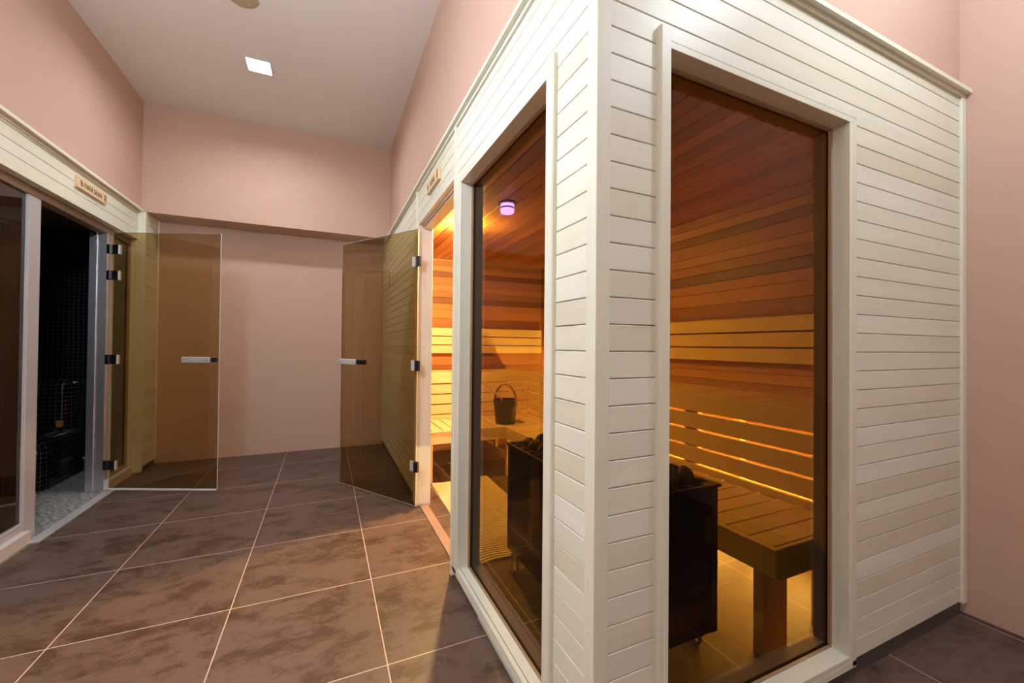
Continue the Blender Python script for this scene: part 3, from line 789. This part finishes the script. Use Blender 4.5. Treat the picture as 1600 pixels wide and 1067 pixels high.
# glazing frame
XG = -1.585
q = MB(); q.box(XG-.034, XG, 3.335, 3.442, 0.0, 2.0298, .002); q.build('frame_post', M_greyframe, st)
q = MB(); q.box(XG-.07, XG, 2.25, 4.695, 2.030, 2.082, .002); q.build('frame_head', simple('taupe_frame', (.30, .21, .16), .5), st)
q = MB(); q.box(XG-.07, XG, 2.25, 3.335, .07, .115, .002); q.build('frame_rail', M_greyframe, st)
q = MB(); q.box(XG-.01, XL-.008, 2.25, 3.333, 0, .070, .002); q.build('base_strip', M_whitestrip, st)
q = MB(); q.box(XG-.01, XL-.008, 4.285, 4.695, 0, .070, .002); q.build('base_strip', M_whitestrip, st)
M_taupe = simple('taupe_post', (.36, .25, .17), .5)
q = MB(); q.box(XG-.034, XG, 4.290, 4.395, .07, 2.0298, .002); q.box(XG-.034, XG, 4.684, 4.695, .07, 2.0298, .001); q.box(XG-.034, XG, 4.395, 4.684, .07, .10, .002)
q.build('side_light_frame', M_taupe, st)
q = MB(); q.box(XG-.105, XG+.004, 4.262, 4.288, 0, 2.03, .002); q.box(XG-.072, XG-.055, 4.250, 4.262, 0, 2.03, .001); q.build('door_jamb', M_alu, st)
q = MB(); q.box(XG-.024, XG-.016, 2.27, 3.3345, .11, 2.035); q.build('fixed_glass', M_darkglass, st)
q = MB(); q.box(XG-.024, XG-.016, 4.3955, 4.6835, .10, 2.035); q.build('side_glass', M_darkglass, st)
q = MB(); q.box(-1.560, -1.500, 3.300, 4.225, 0, .010, .002); q.build('threshold', simple('threshold_metal', (.60, .58, .57), .35, .3), st)
# steam room inside
struct('wall_steam_back', M_mosaic, (-3.3, -3.2, YS0-.1, 5.14, 0, 2.2))
struct('wall_steam_far', M_mosaic, (-3.2, -1.60, 5.04, 5.14, 0, 2.2))
struct('wall_steam_near', M_mosaic, (-3.2, -1.60, YS0-.1, YS0, 0, 2.2))
for b_ in ((-1.655, -1.60, YS0, 2.25, 0, 2.2), (-1.655, -1.605, 4.73, 5.04, 0, 2.2)):
    box('interior_tiling', M_mosaic, b_, st)
M_steamceil = simple('steam_ceiling', (.14, .12, .12), .8)
struct('ceiling_steam', M_steamceil, (-3.3, -1.60, YS0-.1, 5.14, 2.2, 2.3))
struct('floor_steam', M_pebble, (-3.3, -1.560, YS0-.1, 5.14, -.08, 0))
gd2, T2 = glass_door(st, (XL+.012, 4.205), (-.757, 3.860), .036, 2.025, 1, (1.893, 1.690, 1.034, .213), -1, (.587, .800, 1.038), (.80, .838), 'tinted glass door of the steam room, standing open', True)

# bench in the steam room: rounded mosaic block with a back
def rounded(x0, x1, y0, y1, z0, z1, r, seg=6, which=None):
    bm = bmesh.new(); bmesh.ops.create_cube(bm, size=1)
    for v in bm.verts: v.co = Vector(((x0+x1)/2+v.co.x*(x1-x0), (y0+y1)/2+v.co.y*(y1-y0), (z0+z1)/2+v.co.z*(z1-z0)))
    eds = [e for e in bm.edges if all(v.co.z > z1-1e-4 for v in e.verts) or (all(v.co.x > x1-1e-4 and v.co.y < y0+1e-4 for v in e.verts))]
    if which: eds = [e for e in eds if which(e)]
    bmesh.ops.bevel(bm, geom=eds, offset=r, segments=seg, affect='EDGES', profile=.5)
    q = MB(); q.from_bm(bm); return q
sb = thing('steam_room_bench', (-2.6, 4.7, 0), 'black mosaic bench with rounded edges and a back, inside the steam room', 'bench')
rounded(-3.18, -1.99, 4.38, 5.03, 0.0, .43, .13, 8).build('bench_seat', M_bmosaic, sb, smooth=True)
rounded(-3.18, -2.03, 4.85, 5.03, .36, .845, .085, 8).build('bench_back', M_bmosaic, sb, smooth=True)
q = MB(); q.box(-2.10, -2.062, 4.81, 4.845, .432, .49, .004)
tag(q.build('amber_box', M_amber), 'tiny amber box on the black mosaic bench', 'box')
bn = thing('pail', (-1.90, 4.90, 0), 'small grey pail on the pebble floor beside the mosaic bench', 'pail')
q = MB(); q.lathe([(.044, .0), (.052, .135), (.047, .135), (.040, .01)], -1.90, 4.90, 24); q.build('pail_body', M_grey, bn, smooth=True)
q = MB(); q.lathe([(.056, .135), (.056, .145), (.03, .150)], -1.90, 4.90, 24); q.build('lid', M_satin, bn, smooth=True)
q = MB()
pts = []
for i in range(21):
    a = i/20; pts.append((-1.80-.09*math.sin(math.pi*a), 5.02, .66-.40*a if a < .9 else .30-.2*(a-.9)))
q.tube(pts, .006, 8)
tag(q.build('hose', simple('grey_hose', (.35, .35, .36), .5), smooth=True), 'thin grey hose hanging on the dark wall inside the steam room', 'hose')

# ------------------------------------------------------------------ ceiling fittings
def ceil_lamp(x, y, label, group=None):
    t = thing('ceiling_lamp', (x, y, ZC), label, 'lamp', group)
    q = MB(); s_ = .088
    q.box(x-s_, x+s_, y-s_, y-s_+.010, ZC-.008, ZC-.0005); q.box(x-s_, x+s_, y+s_-.010, y+s_, ZC-.008, ZC-.0005)
    q.box(x-s_, x-s_+.010, y-s_+.010, y+s_-.010, ZC-.008, ZC-.0005); q.box(x+s_-.010, x+s_, y-s_+.010, y+s_-.010, ZC-.008, ZC-.0005)
    q.build('lamp_frame', M_whitestrip, t)
    q = MB(); s_ = .077; q.box(x-s_, x+s_, y-s_, y+s_, ZC+.022, ZC+.035); q.build('lamp_face', M_lampface, t)
    return t
ceil_lamp(-.505, 3.73, 'square recessed ceiling lamp shining bright white')
for (x, y, zg, pw, lb_) in ((-.75, 1.20, 2.42, 2.05, 'added fill-light globe hanging low over the corridor near the left wall'), (-.8, -1.4, 2.40, .95, 'added fill-light globe behind the viewpoint on the left'),
                   (1.66, .13, 2.92, .98, 'added fill-light globe close in front of the end wall')):
    t = thing('added_fill_globe', (x, y, ZC), lb_, 'lamp', 'added fill globes under the ceiling')  # invented pendant outside the view, added to brighten ceiling, walls and cladding
    q = MB(); q.lathe([(.05, ZC-.0005), (.05, ZC-.02), (.006, ZC-.03), (.006, zg+.095)], x, y, 20); q.build('stem', M_satin, t, smooth=True)
    q = MB(); q.lathe([(.1*math.sin(math.pi*k/14)+.001, zg-.1*math.cos(math.pi*k/14)) for k in range(15)], x, y, 24); q.build('globe', emit('fill_globe_glow', FILL_GLOBE_COL, FILL_GLOBE*pw), t, smooth=True)
q = MB(); q.lathe([(.088, ZC-.0005), (.090, ZC-.006), (.078, ZC-.012), (.02, ZC-.014)], -.51, 3.025, 40)
t = q.build('ceiling_disc', M_cream, smooth=True); tag(t, 'round cream disc fitting on the ceiling above the corridor', 'ceiling fitting')
